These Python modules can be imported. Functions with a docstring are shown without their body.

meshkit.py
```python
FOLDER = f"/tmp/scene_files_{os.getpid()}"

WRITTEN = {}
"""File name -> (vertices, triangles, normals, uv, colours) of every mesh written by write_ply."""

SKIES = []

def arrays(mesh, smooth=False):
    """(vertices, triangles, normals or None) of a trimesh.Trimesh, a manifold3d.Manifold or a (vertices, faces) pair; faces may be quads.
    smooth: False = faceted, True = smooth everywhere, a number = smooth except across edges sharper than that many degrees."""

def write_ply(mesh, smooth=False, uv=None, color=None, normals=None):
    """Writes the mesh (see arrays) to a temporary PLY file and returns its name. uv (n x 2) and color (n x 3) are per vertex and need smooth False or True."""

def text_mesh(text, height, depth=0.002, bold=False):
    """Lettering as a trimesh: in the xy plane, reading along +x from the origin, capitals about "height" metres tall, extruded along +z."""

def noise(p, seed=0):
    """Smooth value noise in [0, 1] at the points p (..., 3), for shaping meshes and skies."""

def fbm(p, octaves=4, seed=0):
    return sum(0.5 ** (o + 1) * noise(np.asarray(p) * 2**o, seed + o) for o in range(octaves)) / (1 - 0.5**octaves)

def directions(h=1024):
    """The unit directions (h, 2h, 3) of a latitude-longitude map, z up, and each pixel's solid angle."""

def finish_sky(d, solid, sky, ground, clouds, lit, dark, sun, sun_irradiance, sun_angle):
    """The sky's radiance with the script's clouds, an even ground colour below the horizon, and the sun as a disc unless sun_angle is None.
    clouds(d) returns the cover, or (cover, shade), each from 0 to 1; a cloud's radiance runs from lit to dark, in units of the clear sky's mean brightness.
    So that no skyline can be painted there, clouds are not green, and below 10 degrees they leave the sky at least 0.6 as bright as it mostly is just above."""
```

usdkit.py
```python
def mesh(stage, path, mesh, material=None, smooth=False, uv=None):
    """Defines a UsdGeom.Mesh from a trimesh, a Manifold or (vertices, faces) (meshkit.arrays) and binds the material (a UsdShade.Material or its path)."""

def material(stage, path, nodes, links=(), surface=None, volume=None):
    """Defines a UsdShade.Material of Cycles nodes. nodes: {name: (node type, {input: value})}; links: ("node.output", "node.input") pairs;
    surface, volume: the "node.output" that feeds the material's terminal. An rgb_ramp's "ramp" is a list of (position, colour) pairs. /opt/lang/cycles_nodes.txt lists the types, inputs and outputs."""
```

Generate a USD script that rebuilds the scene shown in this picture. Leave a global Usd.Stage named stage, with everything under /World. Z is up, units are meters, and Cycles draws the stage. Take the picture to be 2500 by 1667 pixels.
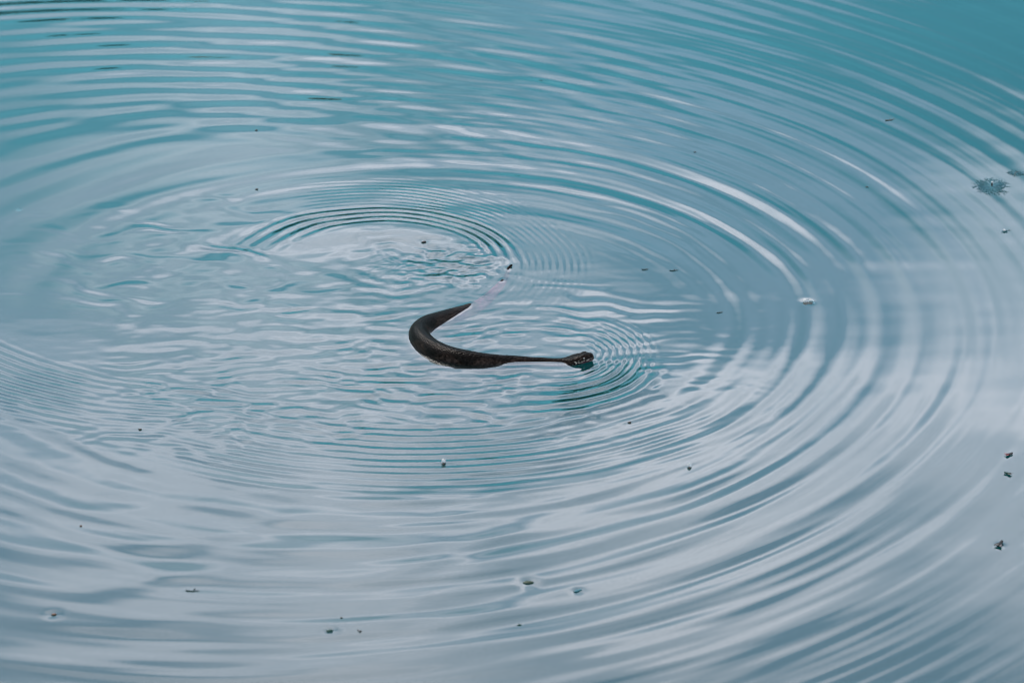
import math
import numpy as np
import trimesh
import usdkit
import meshkit
from pxr import Usd, UsdGeom, UsdLux, UsdShade, Gf, Sdf, Vt

stage = Usd.Stage.CreateInMemory()
UsdGeom.SetStageUpAxis(stage, UsdGeom.Tokens.z)
UsdGeom.SetStageMetersPerUnit(stage, 1.0)
world = UsdGeom.Xform.Define(stage, '/World')
stage.SetDefaultPrim(world.GetPrim())
UsdGeom.Scope.Define(stage, '/World/Looks')

# ------------------------------------------------------------------ camera
CAM_H, PITCH = 1.70, math.radians(25.0)
FOCAL, APERTURE = 115.8, 36.0
EXPOSURE = 2.0
cam = UsdGeom.Camera.Define(stage, '/World/camera')
cam.AddTranslateOp().Set(Gf.Vec3d(0, 0, CAM_H))
cam.AddRotateXOp().Set(90.0 - math.degrees(PITCH))
cam.CreateFocalLengthAttr(FOCAL)
cam.CreateHorizontalApertureAttr(APERTURE)
cam.CreateFStopAttr(9.0)
cam.CreateFocusDistanceAttr(3.98)
cam.CreateClippingRangeAttr(Gf.Vec2f(0.05, 5000))
cam.CreateExposureAttr(EXPOSURE)

# ------------------------------------------------------------------ sky and sun
SUN_EL, SUN_AZ = math.radians(52.0), math.radians(-38.0)      # azimuth = atan2(x, y)
SKY_STRENGTH, SUN_INTENSITY = 0.08, 0.8
dome = UsdLux.DomeLight.Define(stage, '/World/sky')
dome.GetPrim().SetCustomDataByKey('kind', 'structure')
sky_nodes = {
    'sky': ('sky_texture', {'sky_type': 'single_scattering', 'sun_disc': False, 'sun_elevation': SUN_EL, 'sun_rotation': SUN_AZ,
                            'air_density': 1.0, 'aerosol_density': 0.6, 'ozone_density': 3.0}),
    'tint': ('mix_color', {'blend_type': 'multiply', 'fac': 1.0, 'b': (0.40, 0.95, 0.78), 'use_clamp': False}),
    'tc': ('texture_coordinate', {}),
    'sep': ('separate_xyz', {}),
    'zc': ('math', {'math_type': 'maximum', 'value2': 0.02}),
    'zo': ('math', {'math_type': 'add', 'value2': 0.35}),
    'px': ('math', {'math_type': 'divide'}),
    'py': ('math', {'math_type': 'divide'}),
    'cv': ('combine_xyz', {'z': 14.5}),
    'n1': ('noise_texture', {'scale': 2.3, 'detail': 3.0, 'roughness': 0.42, 'distortion': 0.3}),
    # cover grows with elevation: broken cloud low down, closed deck higher up
    'el': ('map_range', {'from_min': 0.29, 'from_max': 0.46, 'to_min': -0.215, 'to_max': 0.39, 'clamp': True}),
    'sum': ('math', {'math_type': 'add'}),
    'cover': ('map_range', {'range_type': 'smoothstep', 'from_min': 0.37, 'from_max': 0.76, 'to_min': 0.0, 'to_max': 1.0, 'clamp': True}),
    'n2': ('noise_texture', {'scale': 5.6, 'detail': 2.0, 'roughness': 0.45}),
    'ccol': ('rgb_ramp', {'ramp': [(0.36, (4.5, 6.6, 9.0)), (0.64, (14.6, 15.2, 17.2))]}),
    'mix': ('mix_color', {'blend_type': 'mix', 'use_clamp': False}),
    'bg': ('background_shader', {'strength': SKY_STRENGTH}),
}
sky_links = [
    ('sky.color', 'tint.a'), ('tc.generated', 'sep.vector'), ('sep.z', 'zc.value1'), ('zc.value', 'zo.value1'),
    ('sep.x', 'px.value1'), ('zo.value', 'px.value2'), ('sep.y', 'py.value1'), ('zo.value', 'py.value2'),
    ('px.value', 'cv.x'), ('py.value', 'cv.y'), ('cv.vector', 'n1.vector'), ('cv.vector', 'n2.vector'),
    ('sep.z', 'el.value'), ('n1.fac', 'sum.value1'), ('el.result', 'sum.value2'), ('sum.value', 'cover.value'),
    ('n2.fac', 'ccol.fac'), ('cover.result', 'mix.fac'), ('tint.result', 'mix.a'), ('ccol.color', 'mix.b'), ('mix.result', 'bg.color'),
]
sky_mat = usdkit.material(stage, '/World/Looks/sky', sky_nodes, sky_links, surface='bg.background')
UsdShade.MaterialBindingAPI.Apply(dome.GetPrim()).Bind(sky_mat)

sun = UsdLux.DistantLight.Define(stage, '/World/sun')
sun.CreateNormalizeAttr(True)
sun.CreateIntensityAttr(SUN_INTENSITY)
sun.CreateAngleAttr(0.5)
sun.CreateColorAttr(Gf.Vec3f(1.0, 0.95, 0.88))
sun.AddRotateZOp().Set(-math.degrees(SUN_AZ))
sun.AddRotateXOp().Set(-(90.0 - math.degrees(SUN_EL)))

# ------------------------------------------------------------------ helpers
_taken = {}


def numbered(parent, name):
    k = _taken.get((parent, name), -1) + 1
    _taken[(parent, name)] = k
    return f'{parent}/{name}' if k == 0 else f'{parent}/{name}_{k:03d}'


def tag(prim, label=None, cat=None, group=None, kind=None):
    for k, v in (('label', label), ('category', cat), ('group', group), ('kind', kind)):
        if v:
            prim.SetCustomDataByKey(k, v)
    return prim


def thing(name, label, cat, loc=(0, 0, 0), rotz=0.0, group=None):
    x = UsdGeom.Xform.Define(stage, numbered('/World', name))
    x.AddTranslateOp().Set(Gf.Vec3d(*map(float, loc)))
    x.AddRotateZOp().Set(math.degrees(rotz))
    return tag(x.GetPrim(), label, cat, group)


def part(name, mesh, mat, parent=None, smooth=40):
    p = '/World' if parent is None else str(parent.GetPath())
    return usdkit.mesh(stage, numbered(p, name), mesh, mat, smooth=smooth).GetPrim()


def ground(px, py, z=0.0):
    """The point at height z that the photograph (2500 x 1667) shows at this pixel."""
    u = (np.asarray(px, float) - 1250) / 2500 * APERTURE / FOCAL
    v = -(np.asarray(py, float) - 833.5) / 2500 * APERTURE / FOCAL
    dx, dy, dz = u, math.cos(PITCH) + v * math.sin(PITCH), -math.sin(PITCH) + v * math.cos(PITCH)
    t = (z - CAM_H) / dz
    return dx * t, dy * t


def G(px, py):
    return np.array(ground(px, py))


def sstep(a, b, x):
    t = np.clip((x - a) / (b - a), 0, 1)
    return t * t * (3 - 2 * t)


# ------------------------------------------------------------------ the snake's course (its body follows below)
# (px, py) of the axis on the water plane, height of the axis and radius in mm, from the back of the head to the tail tip
SPINE = [(1376, 880, -2.6, 5.6), (1352, 879.5, -2.9, 5.2), (1325, 878.5, -3.2, 5.7), (1295, 878, -3.7, 6.6), (1250, 877.5, -3.7, 8.0), (1200, 880.5, -2.4, 10.0),
         (1150, 879, -1.0, 11.6), (1100, 872, 0.0, 12.6), (1060, 857, 0.5, 12.8), (1032, 836, 0.8, 12.8), (1024, 813, 0.6, 12.4), (1041, 794, -0.2, 11.6),
         (1075, 777, -2.6, 10.6), (1110, 761, -4.8, 9.4), (1142, 746, -7.2, 8.3), (1170, 729, -9.2, 7.4), (1198, 707, -8.8, 6.3), (1216, 692, -6.4, 5.2),
         (1226, 685, -3.6, 4.4), (1233, 674, -4.2, 3.4), (1239, 662, -2.6, 2.6), (1243, 654, 0.6, 1.9), (1250, 651.5, 2.4, 1.1)]
from scipy.interpolate import CubicSpline, PchipInterpolator
sx, sy = ground([s[0] for s in SPINE], [s[1] for s in SPINE])
P = np.stack([sx, sy, np.array([s[2] for s in SPINE]) / 1000], 1)
chord = np.concatenate([[0], np.cumsum(np.linalg.norm(np.diff(P, axis=0), axis=1))])
cs = CubicSpline(chord, P)
rad = PchipInterpolator(chord, np.array([s[3] for s in SPINE]) / 1000)
zed = PchipInterpolator(chord, P[:, 2])
L = chord[-1]
st = np.linspace(0, L, 300)
C = cs(st); C[:, 2] = zed(st)
R = rad(st)

# ------------------------------------------------------------------ water surface
# Floating bits that press a dimple into the surface film: (px, py, radius, depth)
DIMPLES = [(1290, 1422, 0.010, 0.0009), (1410, 1442, 0.006, 0.0004), (1035, 592, 0.006, 0.0005), (130, 1500, 0.008, 0.0005),
           (1972, 737, 0.007, 0.0005), (2440, 1331, 0.006, 0.0004), (805, 1540, 0.006, 0.0005)]


_g = np.random.default_rng(77)
_perm = np.tile(_g.permutation(256), 3)
_grad = _g.normal(size=(256, 3)).astype(np.float32)
_grad /= np.linalg.norm(_grad, axis=1, keepdims=True)


def gnoise(x, y, z, seed):
    """Smooth gradient noise, about -0.9 to 0.9."""
    off = (seed * 37.17 % 91, seed * 17.31 % 83, seed * 53.77 % 71)
    c = [np.asarray(v, np.float32) + np.float32(o) for v, o in zip((x, y, z), off)]
    i = [np.floor(v).astype(np.int32) for v in c]
    t = [v - k for v, k in zip(c, i)]
    u = [f * f * f * (f * (f * 6 - 15) + 10) for f in t]
    i = [k & 255 for k in i]
    out = 0
    for dx in (0, 1):
        a_ = _perm[(i[0] + dx) & 255]
        wx = u[0] if dx else 1 - u[0]
        for dy in (0, 1):
            b_ = _perm[a_ + ((i[1] + dy) & 255)]
            wy = wx * (u[1] if dy else 1 - u[1])
            for dz in (0, 1):
                q_ = _grad[_perm[b_ + ((i[2] + dz) & 255)]]
                out = out + wy * (u[2] if dz else 1 - u[2]) * (q_[..., 0] * (t[0] - dx) + q_[..., 1] * (t[1] - dy) + q_[..., 2] * (t[2] - dz))
    return out * 1.6


def pnoise(x, y, z, seed, octaves=2):
    x, y, z = np.broadcast_arrays(x, y, z)
    return sum(gnoise(x * 2 ** o, y * 2 ** o, z * 2 ** o, seed + 101 * o) * 0.5 ** o for o in range(octaves)) / (2 - 0.5 ** (octaves - 1))


def moving_rings(X, Y, c0, d):
    """Rings shed by a source now at c0 that came along -d (in units of the wave speed): radius of the ring through each point and its bearing."""
    qx, qy = X - c0[0], Y - c0[1]
    qd, dd = qx * d[0] + qy * d[1], d[0] ** 2 + d[1] ** 2
    r = (-qd + np.sqrt(qd ** 2 + (1 - dd) * (qx ** 2 + qy ** 2))) / (1 - dd)
    a = np.arctan2(qy - d[1] * r, qx - d[0] * r)
    return r, a


def train(r, a, lam, slope, seed, wob=1.6, ang=1.5, rad=6.0, patch=0.75):
    """Ring waves of wavelength lam: crests wander with bearing and come and go along their length."""
    ca, sa = np.cos(a) * ang, np.sin(a) * ang
    ph = wob * np.pi * pnoise(ca * 1.0 + 7, sa * 1.0 + 3, r * rad, seed)
    am = 1 - patch + patch * 1.6 * np.clip(0.5 + 1.1 * pnoise(ca * 1.7, sa * 1.7, r * rad * 1.3, seed + 40), 0, 1.2)
    return slope * lam / (2 * np.pi) * am * np.sin(2 * np.pi * r / lam + ph)


def bearing(a, centre, width):
    """1 near the bearing (degrees, 0 = right, 90 = away) falling to 0 at width."""
    dlt = np.abs((np.degrees(a) - centre + 180) % 360 - 180)
    return 1 - sstep(width * 0.30, width, dlt)


from scipy.spatial import cKDTree
_wet = np.abs(C[:, 2]) < R * 0.98
_tree = cKDTree(C[_wet, :2])


def height(X, Y):
    h = np.zeros_like(X)
    gap, k_ = _tree.query(np.stack([X, Y], -1), distance_upper_bound=0.12)
    r_ = np.sqrt(np.maximum(R ** 2 - C[:, 2] ** 2, 0))[_wet]
    gap = np.where(np.isfinite(gap), gap - np.append(r_, 0)[k_], 0.12)
    calm = 0.25 + 0.75 * sstep(0.0, 0.035, gap)
    near = np.exp(-((X / 3.0) ** 2 + ((Y - 3.7) / 4.0) ** 2) ** 2)
    # the wide rings shed by the swimming body
    r, a = moving_rings(X, Y, G(1330, 800), np.array([-0.36, 0.10]))
    w = sstep(0.20, 0.42, r) * np.exp(-np.maximum(r - 0.55, 0) / 0.7) * (0.50 + 0.45 * bearing(a, 95, 110) + 0.12 * bearing(a, 285, 80))
    h += w * train(r, a, 0.062, 0.021, 1, 1.0, ang=0.8, rad=4, patch=0.9)
    h += w * train(r, a, 0.041, 0.013, 2, 1.2, ang=0.9, rad=6, patch=0.9)
    h += w * train(r, a, 0.097, 0.017, 3, 1.2, ang=0.6, rad=4)
    h += w * bearing(a, 62, 55) * train(r, a, 0.022, 0.022, 4, 1.4, ang=2.5, rad=10)
    # irregular crests that follow the same curves
    h += sstep(0.25, 0.5, r) * (0.0002 + 0.0007 * bearing(a, 270, 85)) * pnoise(r / 0.046, np.cos(a) * 2.0 + 5, np.sin(a) * 2.0 + 5, 29, 2)
    # older, wider rings from further left
    r, a = moving_rings(X, Y, G(560, 720), np.array([-0.2, 0.0]))
    w = sstep(0.45, 0.75, r) * np.exp(-np.maximum(r - 0.8, 0) / 1.0)
    h += w * bearing(a, 95, 75) * train(r, a, 0.050, 0.042, 5, 0.8, ang=0.8, rad=3)
    far = sstep(G(200, 100)[1], G(200, 40)[1], Y) * (1 - sstep(G(330, 30)[0], G(640, 30)[0], X))
    h += far * train(r, a, 0.041, 0.052, 17, 0.3, ang=0.8, rad=2, patch=0.4)
    h += w * bearing(a, 265, 80) * train(r, a, 0.080, 0.016, 6, 1.6, ang=2.0)
    # fine train on the near side
    r, a = moving_rings(X, Y, G(1030, 690), np.array([0.0, 0.0]))
    w = sstep(0.37, 0.43, r) * (1 - sstep(0.52, 0.62, r))
    h += w * bearing(a, 275, 48) * train(r, a, 0.0160, 0.075, 7, 0.7, ang=2.0, rad=4)
    # fine train coming in from the left
    r, a = moving_rings(X, Y, G(560, 640), np.array([0.0, 0.0]))
    w = sstep(0.33, 0.39, r) * (1 - sstep(0.44, 0.54, r))
    h += w * bearing(a, 240, 52) * train(r, a, 0.0150, 0.060, 8, 1.2, ang=2.0, rad=4)
    # ring trains round the tail
    r, a = moving_rings(X, Y, G(985, 645), np.array([-0.22, -0.04]))
    w = sstep(0.125, 0.150, r) * (1 - sstep(0.180, 0.215, r))
    h += w * bearing(a, 70, 112) * train(r, a, 0.0185, 0.21, 9, 0.8, ang=1.3, rad=4, patch=0.5)
    h += bearing(a, 72, 112) * 0.0042 * np.exp(-((r - 0.125) / 0.052) ** 2)          # the swell these ride on
    w = sstep(0.175, 0.20, r) * (1 - sstep(0.25, 0.33, r))
    h += w * bearing(a, 45, 85) * train(r, a, 0.0118, 0.085, 10, 0.9, ang=2.0, rad=5, patch=0.95)
    w = (1 - sstep(0.07, 0.17, r)) * sstep(-0.16, 0.04, X - G(985, 645)[0])
    h += w * train(r, a, 0.026, 0.042, 11, 2.2, ang=1.6, rad=10)
    # ring train off the head
    r, a = moving_rings(X, Y, G(1395, 868), np.array([-0.30, 0.0]))
    w = sstep(0.03, 0.06, r) * (1 - sstep(0.10, 0.165, r))
    h += w * (0.10 + bearing(a, 345, 85)) * train(r, a, 0.0125, 0.17, 12, 0.5, ang=1.2, rad=5)
    h += bearing(a, 306, 60) * 0.0026 * np.exp(-((r - 0.150) / 0.045) ** 2)
    w = sstep(0.07, 0.09, r) * (1 - sstep(0.14, 0.19, r))
    h += w * bearing(a, 306, 56) * train(r, a, 0.0260, 0.20, 24, 0.6, ang=1.3, rad=4, patch=0.35)
    # cross chop left of and below the snake
    w = np.exp(-(((X - G(880, 880)[0]) / 0.30) ** 2 + ((Y - G(880, 880)[1]) / 0.28) ** 2))
    h += w * 0.0006 * pnoise(X / 0.055 + 0.3, Y / 0.030, 0.5, 13, 2)
    w = np.exp(-(((X - G(820, 660)[0]) / 0.28) ** 2 + ((Y - G(820, 660)[1]) / 0.20) ** 2))
    h += w * 0.0007 * pnoise(X / 0.075 + 0.3, Y / 0.060, 4.5, 14, 2)
    # short chop thrown about by the loops of the body: two crossing sets of crests
    for cx, cy, wx, wy, sl, sd, lam, tilt in ((1120, 905, 0.24, 0.18, 0.050, 21, 0.032, 0.16), (1150, 890, 0.22, 0.17, 0.035, 25, 0.022, -0.30), (1280, 770, 0.15, 0.10, 0.045, 22, 0.031, 0.22),
                                              (720, 965, 0.26, 0.13, 0.045, 23, 0.024, -0.22), (760, 985, 0.24, 0.12, 0.045, 26, 0.019, 0.28), (520, 640, 0.24, 0.18, 0.022, 27, 0.070, 0.35),
                                              (900, 780, 0.22, 0.14, 0.030, 30, 0.045, -0.15)):
        c = G(cx, cy)
        w = np.exp(-(((X - c[0]) / wx) ** 2 + ((Y - c[1]) / wy) ** 2) ** 1.5)
        ph = 2 * np.pi * (Y + tilt * X) / lam + 8.0 * pnoise(X / 0.09, Y / 0.07, 1.5, sd, 2)
        h += w * 1.5 * sl * lam / (2 * np.pi) * np.sin(ph) * np.clip(0.35 + 1.6 * pnoise(X / 0.08, Y / 0.05, 8.5, sd + 30, 2), 0, 1.3)
    c = G(1105, 652)
    w = np.exp(-(((X - c[0]) / 0.060) ** 2 + ((Y - c[1]) / 0.055) ** 2) ** 1.5)
    h += w * 0.0030 * pnoise(X / 0.026, Y / 0.020, 3.5, 28, 2)
    h *= calm
    h += 0.0003 * np.exp(-np.maximum(gap, 0) / 0.0035)          # the film climbs the skin
    # slow swell everywhere
    g = np.random.default_rng(15)
    for k in range(16):
        lam, dr, ph = 0.26 * 1.09 ** k, g.normal(math.pi / 2, 0.55), g.uniform(0, 6.3)
        h += 0.0013 * lam / (2 * np.pi) * np.sin(2 * np.pi * (X * math.cos(dr) + Y * math.sin(dr)) / lam + ph)
    h += 0.00015 * pnoise(X / 0.26 - 0.25 * Y / 0.1, Y / 0.085, 6.5, 16, 2)
    h *= near
    for px, py, rad, dep in DIMPLES:
        c = G(px, py)
        h -= dep * np.exp(-((X - c[0]) ** 2 + (Y - c[1]) ** 2) / rad ** 2)
    return h


def graded(lo, hi, step, far_lo, far_hi, grow=1.28):
    core = np.arange(lo, hi + step / 2, step)
    up, s = [core[-1]], step
    while up[-1] < far_hi:
        s *= grow
        up.append(up[-1] + s)
    dn, s = [core[0]], step
    while dn[-1] > far_lo:
        s *= grow
        dn.append(dn[-1] - s)
    return np.concatenate([dn[:0:-1], core, up[1:]])


gx = graded(-0.90, 0.90, 0.0025, -60, 60)
gy = graded(2.66, 5.12, 0.0020, -12, 30)
GX, GY = np.meshgrid(gx, gy)
GZ = height(GX, GY)
ny, nx = GX.shape
dzdy, dzdx = np.gradient(GZ, gy, gx)
nrm = np.stack([-dzdx, -dzdy, np.ones_like(GZ)], -1)
nrm /= np.linalg.norm(nrm, axis=-1, keepdims=True)
idx = np.arange(nx * ny).reshape(ny, nx)
quads = np.stack([idx[:-1, :-1], idx[:-1, 1:], idx[1:, 1:], idx[1:, :-1]], -1).reshape(-1, 4)
pts = np.stack([GX, GY, GZ], -1).reshape(-1, 3)
# walls and floor of the body of water
BOT = -1.4
rim = np.concatenate([idx[0, :], idx[1:, -1], idx[-1, -2::-1], idx[-2:0:-1, 0]])
n0 = len(pts)
low = pts[rim].copy()
low[:, 2] = BOT
k = np.arange(len(rim))
k1 = (k + 1) % len(rim)
side = np.stack([n0 + k, n0 + k1, rim[k1], rim[k]], -1)
cen = n0 + len(rim)
pts = np.vstack([pts, low, [[0, 9, BOT]]])
tris_bot = np.stack([n0 + k1, n0 + k, np.full(len(k), cen)], -1)
out = np.zeros((len(rim) + 1, 3)); out[:, 2] = -1
nrm = np.vstack([nrm.reshape(-1, 3), out])
water_mat = usdkit.material(stage, '/World/Looks/water', {
    'fr': ('fresnel', {'IOR': 1.45}), 'geo': ('geometry', {}),
    'inv': ('math', {'math_type': 'subtract', 'value1': 1.0}), 'mul': ('math', {'math_type': 'multiply'}),
    'tr': ('transparent_bsdf', {'color': (0.96, 0.99, 1.0)}),
    'gl': ('glossy_bsdf', {'color': (1, 1, 1), 'roughness': 0.02}),
    'mx': ('mix_closure', {}),
    'vol': ('principled_volume', {'color': (0.0015, 0.026, 0.0255), 'density': 9.0, 'anisotropy': 0.0}),
}, [('geo.backfacing', 'inv.value2'), ('fr.fac', 'mul.value1'), ('inv.value', 'mul.value2'), ('mul.value', 'mx.fac'),
    ('tr.BSDF', 'mx.closure1'), ('gl.BSDF', 'mx.closure2')], surface='mx.closure', volume='vol.volume')
wm = UsdGeom.Mesh.Define(stage, '/World/lake_water')
wm.CreatePointsAttr(Vt.Vec3fArray.FromNumpy(pts.astype(np.float32)))
counts = np.concatenate([np.full(len(quads) + len(side), 4), np.full(len(tris_bot), 3)]).astype(np.int32)
wm.CreateFaceVertexCountsAttr(Vt.IntArray.FromNumpy(counts))
wm.CreateFaceVertexIndicesAttr(Vt.IntArray.FromNumpy(np.concatenate([quads.ravel(), side.ravel(), tris_bot.ravel()]).astype(np.int32)))
wm.CreateSubdivisionSchemeAttr('none')
wm.CreateNormalsAttr(Vt.Vec3fArray.FromNumpy(nrm.astype(np.float32)))
wm.SetNormalsInterpolation('vertex')
UsdShade.MaterialBindingAPI.Apply(wm.GetPrim()).Bind(water_mat)
tag(wm.GetPrim(), 'rippled turquoise lake water reflecting pale cloud', None, None, 'structure')

# ------------------------------------------------------------------ lake bed and far bank (seen only mirrored in the steep ripples)
mud = usdkit.material(stage, '/World/Looks/mud', {
    'tc': ('geometry', {}), 'n': ('noise_texture', {'scale': 3.0, 'detail': 4.0}),
    'r': ('rgb_ramp', {'ramp': [(0.3, (0.006, 0.008, 0.006)), (0.7, (0.014, 0.014, 0.010))]}),
    'p': ('principled_bsdf', {'roughness': 0.9})},
    [('tc.position', 'n.vector'), ('n.fac', 'r.fac'), ('r.color', 'p.base_color')], surface='p.BSDF')
xs, ys = np.linspace(-300, 300, 121), np.concatenate([np.linspace(-200, 16, 25), np.linspace(18, 30, 25), np.linspace(32, 400, 40)])
BX, BY = np.meshgrid(xs, ys)
shore = 22 + 2.5 * pnoise(BX / 14, 0 * BX, 0.5, 60, 3)
BZ = -2.2 + np.clip((BY - shore) * 0.42, 0, 4.2) + np.clip((BY - 60) * 0.05, 0, 12) + 0.35 * pnoise(BX / 6, BY / 6, 0.3, 61, 3) * (BY > 15)
bi = np.arange(BX.size).reshape(BX.shape)
bq = np.stack([bi[:-1, :-1], bi[:-1, 1:], bi[1:, 1:], bi[1:, :-1]], -1).reshape(-1, 4)
bank = part('lake_bed_and_bank', (np.stack([BX, BY, BZ], -1).reshape(-1, 3), bq), mud, smooth=True)
tag(bank, 'muddy lake bed rising to the far bank', None, None, 'structure')

leafmat = usdkit.material(stage, '/World/Looks/bank_foliage', {
    'tc': ('geometry', {}), 'n': ('noise_texture', {'scale': 0.8, 'detail': 3.0}),
    'r': ('rgb_ramp', {'ramp': [(0.35, (0.008, 0.0075, 0.0045)), (0.65, (0.016, 0.014, 0.007))]}),
    'p': ('principled_bsdf', {'roughness': 0.8})},
    [('tc.position', 'n.vector'), ('n.fac', 'r.fac'), ('r.color', 'p.base_color')], surface='p.BSDF')
rng = np.random.default_rng(5)
V, F = [], []
for t in range(46):
    tx = -34 + 68 * (t + rng.uniform(-.4, .4)) / 45
    ty = 26.5 + rng.uniform(-1.2, 3.0)
    top = (5.7 if -7 < tx < -1.6 else 5.8) + rng.uniform(-0.5, 0.9)
    n = 260
    d = rng.normal(size=(n, 3)); d /= np.linalg.norm(d, axis=1, keepdims=True)
    c = np.array([tx, ty, top * 0.55]) + d * rng.uniform(0.35, 1, (n, 1)) ** 0.5 * np.array([1.35, 1.2, top * 0.47])
    e1 = rng.normal(size=(n, 3)); e1 /= np.linalg.norm(e1, axis=1, keepdims=True)
    e2 = np.cross(e1, rng.normal(size=(n, 3))); e2 /= np.linalg.norm(e2, axis=1, keepdims=True)
    s = rng.uniform(0.18, 0.42, (n, 1))
    q = np.stack([c - e1 * s, c - e2 * s * .6, c + e1 * s, c + e2 * s * .6], 1).reshape(-1, 3)
    b = sum(len(v) for v in V)
    V.append(q)
    F.append(np.arange(4 * n).reshape(n, 4) + b)
    trunk = trimesh.creation.cylinder(0.11, top * 0.6, sections=7)
    trunk.apply_translation([tx, ty, top * 0.25])
    b = sum(len(v) for v in V)
    V.append(np.array(trunk.vertices))
    f = np.array(trunk.faces)
    F.append(np.stack([f[:, 0], f[:, 1], f[:, 2], f[:, 2]], 1) + b)
V, F = np.vstack(V), np.vstack(F)
F3 = np.vstack([F[:, [0, 1, 2]], F[F[:, 2] != F[:, 3]][:, [0, 2, 3]]])
wood = part('shore_woodland', (V, F3), leafmat, smooth=False)
tag(wood, 'dark brown green woodland along the far bank, mirrored in the ripples', 'woodland', None, 'stuff')

# ------------------------------------------------------------------ the snake
T = np.gradient(C, st, axis=0); T /= np.linalg.norm(T, axis=1, keepdims=True)
NS = 44
th = np.linspace(0, 2 * np.pi, NS, endpoint=False)       # 0 = back, pi = belly
rings, dist, ang, headness = [], [], [], []
# head: stations forward from the back of the head; (forward mm, half width, up, down, lift of the axis)
hd = np.array(ground(1376, 880)); fwd = np.array([math.cos(math.radians(-4)), math.sin(math.radians(-4)), 0.0])
lat = np.array([fwd[1], -fwd[0], 0.0])
HEAD = [(36.6, 0.4, 0.4, 0.4, 4.8), (36.2, 2.2, 2.4, 1.6, 4.8), (35.2, 3.9, 4.4, 2.7, 4.7), (33.0, 5.2, 6.0, 3.6, 4.5), (29.0, 6.2, 6.6, 4.3, 4.1), (25.5, 7.2, 7.2, 4.6, 3.6), (22.0, 8.0, 7.0, 4.8, 2.9),
        (17.0, 9.2, 6.4, 5.0, 1.9), (11.0, 9.8, 5.8, 5.2, 0.6), (6.0, 8.6, 5.4, 5.4, -0.9), (2.5, 6.8, 5.5, 5.5, -2.0)]
hk = np.array(HEAD)
hs = np.concatenate([np.linspace(36.6, 33, 10), np.linspace(32.4, 2.5, 40)])
hi = [PchipInterpolator(hk[::-1, 0], hk[::-1, j]) for j in range(1, 5)]
for s in hs:
    w, u, dn, lift = [f(s) / 1000 for f in hi]
    c = np.array([hd[0], hd[1], 0]) + fwd * s / 1000 + np.array([0, 0, lift])
    co, si = np.cos(th), np.sin(th)
    ex = 0.72                                               # flat crown, sharp brow
    yy = np.sign(si) * np.abs(si) ** ex * w
    zz = np.where(co > 0, np.abs(co) ** (0.80) * u, -np.abs(co) ** 0.9 * dn)
    brow = np.exp(-((s - 25.0) / 3.4) ** 2) * 0.0012
    zz = zz + brow * np.exp(-((np.abs(yy) - 0.0050) / 0.0016) ** 2) * (co > 0.1)
    pit = np.exp(-((s - 24.6) / 2.4) ** 2) * 0.0009
    yy = yy - np.sign(yy) * pit * np.exp(-((zz - 0.0028) / 0.0016) ** 2)
    mouth = 0.0005 * np.exp(-((zz + 0.0016) / 0.0005) ** 2) * (s > 9)
    yy = yy - np.sign(yy) * mouth
    rings.append(c + lat * yy[:, None] + np.array([0, 0, 1.0]) * zz[:, None])
    dist.append(np.full(NS, -s / 1000)); ang.append(th); headness.append(np.where(np.abs(zz + 0.0002) < 0.0016, 1.0, 0.0) * sstep(8, 12, s))
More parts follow.
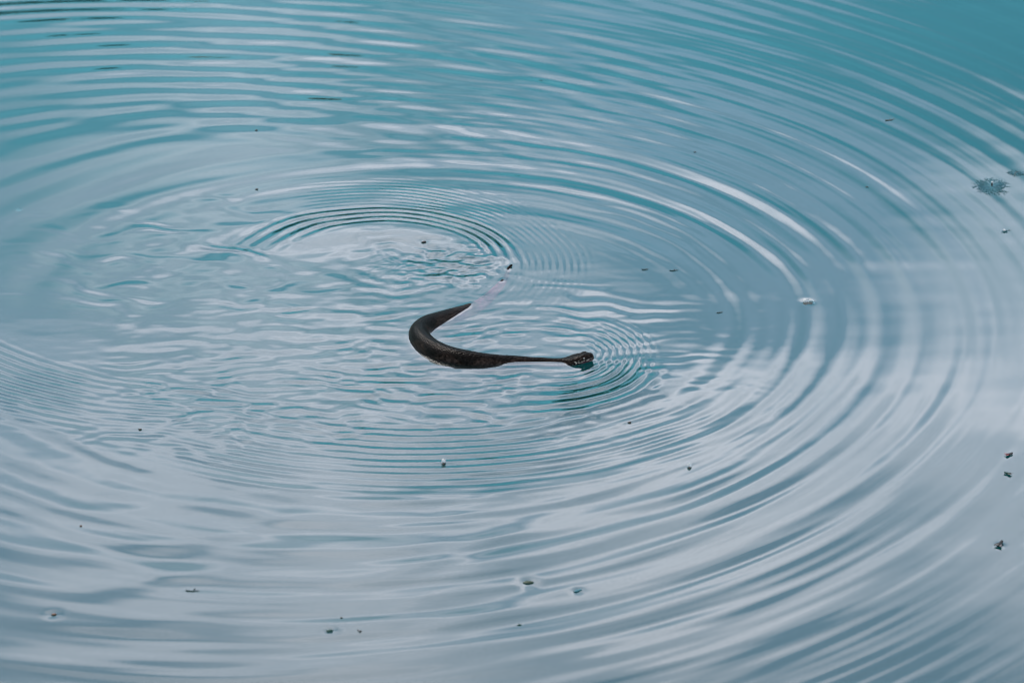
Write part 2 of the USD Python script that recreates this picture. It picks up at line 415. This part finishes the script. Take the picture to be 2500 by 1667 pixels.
for c, t, r, s in zip(C, T, R, st):
    side_v = np.cross([0, 0, 1.0], t); side_v /= np.linalg.norm(side_v)
    up = np.cross(t, side_v)
    # travelling head to tail, the snake's own left/right does not matter: the section is symmetric
    co, si = np.cos(th), np.sin(th)
    rr = r * (1 + 0.05 * np.maximum(co, 0) ** 6)
    rings.append(c + side_v * (si * rr * 1.04)[:, None] + up * (co * rr)[:, None])
    dist.append(np.full(NS, s)); ang.append(th); headness.append(np.zeros(NS))
rings = np.array(rings)
m = len(rings)
vi = np.arange(m * NS).reshape(m, NS)
nxt = np.roll(vi, -1, 1)
q = np.stack([vi[:-1], vi[1:], nxt[1:], nxt[:-1]], -1).reshape(-1, 4)
sv = np.vstack([rings.reshape(-1, 3), rings[0].mean(0) + fwd * 0.0003, rings[-1].mean(0) + T[-1] * 0.001])
cap0 = np.stack([vi[0], nxt[0], np.full(NS, m * NS)], 1)
cap1 = np.stack([nxt[-1], vi[-1], np.full(NS, m * NS + 1)], 1)
sf = np.vstack([q[:, [0, 1, 2]], q[:, [0, 2, 3]], cap0, cap1])
if trimesh.Trimesh(sv, sf, process=False).volume < 0:
    sf = sf[:, ::-1]
dist = np.concatenate([np.concatenate(dist), [-.0366, L]])
ang = np.concatenate([np.concatenate(ang), [np.pi / 2, np.pi / 2]])
lab = np.concatenate([np.concatenate(headness), [0, 0]])
girth = 1 - np.abs(ang / np.pi - 1)
girth = np.where(dist > 0, girth * (1 - 0.38 * sstep(0.06, 0.12, dist) * (1 - sstep(0.24, 0.30, dist))), girth)
girth = np.where(dist > 0, girth + 0.74 * sstep(0.24, 0.385, dist) * (1 - sstep(0.405, 0.43, dist)) * (1 - girth), girth)   # the hind part rolls its pale flank up
coat = np.stack([dist, girth, lab], 1)       # along, 0 = back .. 1 = belly, lip scales

snake_mat = usdkit.material(stage, '/World/Looks/snake_skin', {
    'at': ('attribute', {'attribute': 'coat'}), 'sep': ('separate_xyz', {}),
    'geo': ('geometry', {}),
    'zig': ('math', {'math_type': 'multiply', 'value2': 150.0}), 'zs': ('math', {'math_type': 'sine'}),
    'zm': ('math', {'math_type': 'multiply', 'value2': 0.09}),
    'za': ('math', {'math_type': 'add'}),
    'wn': ('noise_texture', {'scale': 160.0, 'detail': 3.0, 'roughness': 0.6}),
    'wm': ('math', {'math_type': 'multiply_add', 'value2': 0.22, 'value3': -0.11}),
    'zb': ('math', {'math_type': 'add'}),
    'ramp': ('rgb_ramp', {'ramp': [(0.0, (0.0012, 0.0010, 0.0009)), (0.20, (0.0013, 0.0011, 0.0010)), (0.27, (0.0042, 0.0028, 0.0022)), (0.40, (0.0044, 0.0032, 0.0028)),
                                   (0.46, (0.003, 0.0024, 0.0022)), (0.60, (0.0050, 0.0036, 0.0040)), (0.72, (0.0240, 0.0085, 0.0135)), (1.0, (0.0340, 0.0125, 0.0190))]}),
    'cell': ('voronoi_texture', {'scale': 420.0}), 'cs': ('separate_color', {}), 'cr': ('map_range', {'to_min': 0.25, 'to_max': 1.8}), 'cm': ('vector_math', {'math_type': 'scale'}), 'cb': ('map_range', {'from_min': 0.5, 'from_max': 0.72, 'to_max': 0.5, 'clamp': True}), 'cx': ('mix_float', {'b': 1.0, 'use_clamp': True}),
    'gz': ('separate_xyz', {}), 'wet': ('map_range', {'from_min': -0.001, 'from_max': 0.001, 'to_min': 0.0, 'to_max': 0.022, 'clamp': True}),
    'lips': ('mix_color', {'b': (0.16, 0.14, 0.12)}),
    'lv': ('voronoi_texture', {'scale': 520.0}), 'lr': ('map_range', {'from_min': 0.25, 'from_max': 0.5, 'to_min': 0.85, 'to_max': 0.0, 'clamp': True}), 'lm': ('math', {'math_type': 'multiply'}),
    'vor': ('voronoi_texture', {'scale': 420.0, 'feature': 'f1'}),
    'bmp': ('bump', {'strength': 0.6, 'distance': 0.0009, 'invert': True}),
    'p': ('principled_bsdf', {'roughness': 0.33, 'specular_ior_level': 0.03, 'specular_tint': (0.6, 0.48, 0.42)}),
}, [('at.vector', 'sep.vector'), ('sep.x', 'zig.value1'), ('zig.value', 'zs.value1'), ('zs.value', 'zm.value1'), ('sep.y', 'za.value1'), ('zm.value', 'za.value2'),
    ('geo.position', 'wn.vector'), ('wn.fac', 'wm.value1'), ('za.value', 'zb.value1'), ('wm.value', 'zb.value2'), ('zb.value', 'ramp.fac'),
    ('geo.position', 'cell.vector'), ('cell.color', 'cs.color'), ('cs.r', 'cr.value'), ('geo.position', 'gz.vector'), ('gz.z', 'wet.value'), ('wet.result', 'p.specular_ior_level'), ('ramp.color', 'cm.vector1'), ('sep.y', 'cb.value'), ('cr.result', 'cx.a'), ('cb.result', 'cx.fac'), ('cx.result', 'cm.scale'), ('cm.vector', 'lips.a'), ('geo.position', 'lv.vector'), ('lv.distance', 'lr.value'), ('lr.result', 'lm.value1'), ('sep.z', 'lm.value2'), ('lm.value', 'lips.fac'),
    ('lips.result', 'p.base_color'), ('geo.position', 'vor.vector'), ('vor.distance', 'bmp.height'), ('bmp.normal', 'p.normal')], surface='p.BSDF')
snake = thing('snake', 'dark brown snake swimming in an S curve with its head lifted', 'snake', (0, 0, 0))
body = usdkit.mesh(stage, '/World/snake/body', (sv, sf), snake_mat, smooth=True)
UsdGeom.PrimvarsAPI(body).CreatePrimvar('coat', Sdf.ValueTypeNames.Float3Array, 'vertex').Set(Vt.Vec3fArray.FromNumpy(coat.astype(np.float32)))
eye_mat = usdkit.material(stage, '/World/Looks/snake_eye', {'p': ('principled_bsdf', {'base_color': (0.012, 0.008, 0.006), 'roughness': 0.08, 'coat_weight': 0.6})}, [], surface='p.BSDF')
for sd in (1, -1):
    e = trimesh.creation.icosphere(3, 0.0016)
    e.apply_translation(np.array([hd[0], hd[1], 0.0036]) + fwd * 0.0248 + lat * sd * 0.0061 + np.array([0, 0, 0.0028]))
    part('eye', e, eye_mat, snake, smooth=True)

# ------------------------------------------------------------------ floating bits
def plain(name, col, rough=0.6, **kw):
    return usdkit.material(stage, '/World/Looks/' + name, {
        'tc': ('geometry', {}), 'n': ('noise_texture', {'scale': 700.0, 'detail': 3.0}),
        'm': ('mix_color', {'a': tuple(c * 0.6 for c in col), 'b': tuple(min(1, c * 1.4) for c in col)}),
        'p': ('principled_bsdf', {'roughness': rough, 'specular_ior_level': 0.08, **kw})},
        [('tc.position', 'n.vector'), ('n.fac', 'm.fac'), ('m.result', 'p.base_color')], surface='p.BSDF')


M_insect = plain('insect_dark', (0.0050, 0.0040, 0.0040), 0.4)
M_wing = plain('insect_wing', (0.0250, 0.0225, 0.0225), 0.3)
M_red = plain('insect_red', (0.0550, 0.0150, 0.0175), 0.5)
M_green = plain('insect_green', (0.0030, 0.0125, 0.0100), 0.4)
M_husk = plain('husk_brown', (0.0250, 0.0138, 0.0088))
M_twig = plain('twig_grey', (0.0125, 0.0150, 0.0150))
M_leaf = plain('leaf_dark_green', (0.0088, 0.0138, 0.0088))
M_hair = plain('fluff_hair', (0.010, 0.034, 0.042), 0.5)
M_seed = plain('fluff_seed', (0.0075, 0.0050, 0.0045))
M_white = plain('white_tuft', (0.115, 0.12, 0.12), 0.5)
M_bub = usdkit.material(stage, '/World/Looks/bubble_film', {
    'lw': ('fresnel', {'IOR': 1.05}), 't': ('transparent_bsdf', {'color': (0.9, 0.97, 0.97)}), 'g': ('glossy_bsdf', {'roughness': 0.05, 'color': (1, 1, 1)}), 'm': ('mix_closure', {})},
    [('lw.fac', 'm.fac'), ('t.BSDF', 'm.closure1'), ('g.BSDF', 'm.closure2')], surface='m.closure')
def wh(px, py):
    x, y = ground(px, py)
    return float(height(np.array([[x]]), np.array([[y]]))[0, 0])


def at(px, py, dz=0.0):
    z = wh(px, py)
    x, y = ground(px, py, z)
    return (float(x), float(y), z + dz)


def ell(a, b, c, loc=(0, 0, 0), rz=0.0, sub=2, seed=None):
    e = trimesh.creation.icosphere(sub, 1.0)
    if seed is not None:
        e.vertices *= (0.75 + 0.5 * meshkit.noise(e.vertices * 1.7 + 9, seed))[:, None]
    e.apply_scale([a, b, c])
    e.apply_transform(trimesh.transformations.rotation_matrix(rz, [0, 0, 1]))
    e.apply_translation(loc)
    return e


def stick(p0, p1, r0, r1, bend=0.0, n=7):
    p0, p1 = np.array(p0, float), np.array(p1, float)
    t = np.linspace(0, 1, n)[:, None]
    d = p1 - p0
    sidev = np.cross(d, [0, 0, 1.0]); sidev /= max(np.linalg.norm(sidev), 1e-9)
    pth = p0 + d * t + sidev * bend * np.sin(np.pi * t)
    rr = r0 + (r1 - r0) * t[:, 0]
    u = np.cross(d, sidev); u /= np.linalg.norm(u)
    a = np.linspace(0, 2 * np.pi, 6, endpoint=False)
    ring = pth[:, None] + rr[:, None, None] * (np.cos(a)[None, :, None] * sidev + np.sin(a)[None, :, None] * u)
    v = np.vstack([ring.reshape(-1, 3), pth[0], pth[-1]])
    i = np.arange(n * 6).reshape(n, 6); j = np.roll(i, -1, 1)
    q = np.stack([i[:-1], j[:-1], j[1:], i[1:]], -1).reshape(-1, 4)
    f = np.vstack([q[:, [0, 1, 2]], q[:, [0, 2, 3]], np.stack([j[0], i[0], np.full(6, n * 6)], 1), np.stack([i[-1], j[-1], np.full(6, n * 6 + 1)], 1)])
    m_ = trimesh.Trimesh(v, f, process=False)
    return m_


def cat(ms):
    return trimesh.util.concatenate(ms)


def hairs(n, rmin, rmax, seed, ax=1.0, ay=1.0, z=0.0004, w=0.00022):
    g = np.random.default_rng(seed)
    ms = []
    for i in range(n):
        a = 2 * np.pi * (i + g.uniform(-.4, .4)) / n
        r = g.uniform(rmin, rmax)
        tip = (math.cos(a) * r * ax, math.sin(a) * r * ay, z + g.uniform(-0.0002, 0.0005))
        ms.append(stick((0, 0, z + 0.0003), tip, w, w * 0.4, g.uniform(-.15, .15) * r, 5))
        for b in range(3):
            f = g.uniform(.35, .9)
            o = np.array(tip) * f
            a2 = a + g.choice([-1, 1]) * g.uniform(.3, .8)
            ms.append(stick(o, o + np.array([math.cos(a2) * ax, math.sin(a2) * ay, 0]) * r * g.uniform(.15, .35), w * .8, w * .3, 0, 3))
    return cat(ms)


# seed fluff
t = thing('seed_fluff', 'largest flat star of teal seed fluff with dark seed standing in its centre', 'seed fluff', at(2420, 456))
part('hairs', hairs(120, 0.012, 0.027, 1, 1.0, 1.3, w=0.00032), M_hair, t)
sd_ = part('seed', ell(0.0012, 0.0011, 0.0030, (0.0006, -0.001, 0.0035), sub=2), M_seed, t)
part('tuft', ell(0.0014, 0.0014, 0.0011, (0.0008, -0.001, 0.0072), seed=3), M_white, sd_)
t = thing('seed_fluff', 'small seed fluff at the right edge with a dark forked stalk', 'seed fluff', at(2478, 423))
part('hairs', hairs(44, 0.005, 0.013, 2, 1.0, 1.1, w=0.0003), M_hair, t)
part('stalk', cat([stick((-0.003, -0.012, 0.0006), (0.001, 0.001, 0.001), 0.0005, 0.0006), stick((0.001, 0.001, 0.001), (0.009, 0.008, 0.001), 0.0006, 0.0003, 0.0006)]), M_twig, t)
t = thing('seed_fluff', 'tiny seed fluff with white tuft and thin stalk below the large one', 'seed fluff', at(2452, 565))
part('hairs', hairs(16, 0.002, 0.006, 4), M_hair, t)
part('tuft', ell(0.0016, 0.0016, 0.0014, (0, 0, 0.0016), seed=5), M_white, t)
part('stalk', stick((0.001, 0.001, 0.0006), (0.009, 0.003, 0.0006), 0.0003, 0.0002, 0.0004), M_twig, t)

# bubbles and white tufts
t = thing('foam_pair', 'pair of white foam beads on the water right of the snake', 'foam', at(1972, 737))
part('bead', ell(0.0033, 0.0032, 0.0028, (-0.0030, 0, 0.0014), seed=8), M_white, t)
part('bead', ell(0.0022, 0.0022, 0.0022, (0.0040, 0.0008, 0.0014), seed=9), M_white, t)
part('film', ell(0.0040, 0.0036, 0.0022, (0.0045, -0.001, 0.0004)), M_bub, t)
part('underside', ell(0.0062, 0.0034, 0.0012, (0.0004, -0.0042, -0.0002), seed=10), M_twig, t)
for px, py, s, lbl in ((1683, 1139, 0.0024, 'single white seed tuft below and right of the snake head'),
                       (1083, 1129, 0.0026, 'single white seed tuft below the snake body among fine ripples')):
    t = thing('seed_tuft', lbl, 'seed tuft', at(px, py))
    part('tuft', ell(s, s, s * 1.1, (0, 0, s * .8), seed=px), M_white, t)
    part('seed', ell(s * .5, s * .9, s * .4, (0, -s * 1.2, 0.0), seed=py), M_seed, t)
t = thing('air_bubble', 'clear air bubble near the left edge among pale ripples', 'bubble', at(45, 512))
part('film', ell(0.0048, 0.0048, 0.0007, sub=3), M_bub, t)


def insect(px, py, rz, s, label, mat, wing=True, second=None):
    t = thing('dead_insect', label, 'insect', at(px, py, 0.0006), rz)
    part('body', cat([ell(s, s * .32, s * .34, (0, 0, s * .2), seed=px), ell(s * .3, s * .3, s * .3, (s * 1.1, 0, s * .2))]), mat, t)
    if wing:
        for k in (1, -1):
            part('wing', ell(s * .8, s * .26, s * .04, (-s * .4, k * s * .35, s * .3), k * -0.4), second or M_wing, t)
    for k in range(6):
        sgn = 1 if k % 2 else -1
        x0 = s * (-.2 + .3 * (k // 2))
        part('leg', stick((x0, sgn * s * .2, s * .1), (x0 + s * .15 * (k // 2 - 1), sgn * s * .8, 0.0), s * .05, s * .03, 0, 4), mat, t)
    return t


insect(2462, 1111, 0.45, 0.0041, 'dead insect with a reddish wing, upper of the three at right edge', M_insect, True, M_red)
insect(2462, 1158, 2.6, 0.0038, 'dark green dead insect just below the reddish one at right edge', M_green)
insect(2440, 1331, 1.05, 0.0056, 'long dark dead insect, lowest of the three near the right edge', M_insect)

BITS = [  # px, py, length, width, heading, material, kind, label
    (1290, 1422, 0.0065, 0.0030, 0.1, M_leaf, 'leaf_scrap', 'dark leaf scrap in a dimple of the water at bottom centre', 'leaf scrap'),
    (1410, 1442, 0.0060, 0.0020, 0.5, M_hair, 'leaf_scrap', 'pale teal leaf scrap right of the dark one at bottom centre', 'leaf scrap'),
    (805, 1540, 0.0040, 0.0026, 0.2, M_green, 'leaf_scrap', 'dark teal leaf scrap near the bottom left of centre', 'leaf scrap'),
    (1268, 1525, 0.0026, 0.0014, 0.0, M_green, 'leaf_scrap', 'tiny teal leaf scrap straight below the dark one in its dimple', 'leaf scrap'),
    (132, 1500, 0.0034, 0.0022, 0.2, M_husk, 'seed_husk', 'reddish brown seed husk near the bottom left corner', 'seed husk'),
    (1035, 592, 0.0040, 0.0030, 0.0, M_insect, 'seed_husk', 'black seed husk floating behind the snake tail', 'seed husk'),
    (1537, 1032, 0.0026, 0.0020, 0.3, M_seed, 'seed_husk', 'black seed husk below the dark ripples by the head', 'seed husk'),
    (342, 1049, 0.0024, 0.0018, 0.0, M_seed, 'seed_husk', 'black seed husk left of the crossing ripples', 'seed husk'),
    (626, 319, 0.0022, 0.0018, 0.0, M_seed, 'seed_husk', 'tiny black husk in the turquoise water, upper of a lined up pair', 'seed husk'),
    (627, 463, 0.0022, 0.0018, 0.0, M_seed, 'seed_husk', 'tiny black husk in the turquoise water, lower of a lined up pair', 'seed husk'),
    (834, 1508, 0.0018, 0.0012, 0.0, M_seed, 'seed_husk', 'tiny black husk above the dark teal leaf scrap', 'seed husk'),
    (2117, 457, 0.0024, 0.0012, 0.2, M_twig, 'seed_husk', 'grey speck of husk left of the large seed fluff', 'seed husk'),
    (1697, 372, 0.0020, 0.0012, 0.2, M_seed, 'seed_husk', 'tiny dark husk among pale ripples above right of the snake', 'seed husk'),
    (198, 1284, 0.0020, 0.0014, 0.2, M_husk, 'seed_husk', 'tiny brown husk in the pale lower left water', 'seed husk'),
]
for px, py, ln, wd, rz, mat, nm, lbl, ct in BITS:
    ln, wd = ln * 0.82, wd * 0.82
    z = ell(ln, wd, wd * .5, (0, 0, wd * .15), rz, sub=2, seed=px + py)
    t_ = part(nm, z, mat)
    UsdGeom.Xformable(t_).AddTranslateOp().Set(Gf.Vec3d(*at(px, py, 0.0003)))
    tag(t_, lbl, ct)
TWIGS = [(1575, 658, 0.0055, 0.15, 'short dark twig right of the snake tail', M_twig), (1645, 660, 0.0070, 0.25, 'longer grey twig, right of the short one beyond the tail', M_twig),
         (1757, 763, 0.0050, 0.3, 'bent little twig on smooth water right of the snake', M_twig), (2172, 293, 0.0090, 0.35, 'pale brown twig in the turquoise water at upper right', M_husk),
         (470, 1441, 0.0090, 0.0, 'thin grey twig on the pale water at lower left', M_twig), (878, 1540, 0.0045, -1.0, 'thin steep twig right of the dark teal leaf scrap', M_seed)]
for px, py, ln, rz, lbl, mat in TWIGS:
    d = np.array([math.cos(rz), math.sin(rz), 0]) * ln * 0.8
    mm = cat([stick(-d, d, 0.00055, 0.0003, ln * .25), stick(d * .1, d * .4 + np.array([-d[1], d[0], 0]) * .5, 0.0005, 0.0003)])
    t_ = part('twig', mm, mat)
    UsdGeom.Xformable(t_).AddTranslateOp().Set(Gf.Vec3d(*at(px, py, 0.0006)))
    tag(t_, lbl, 'twig')
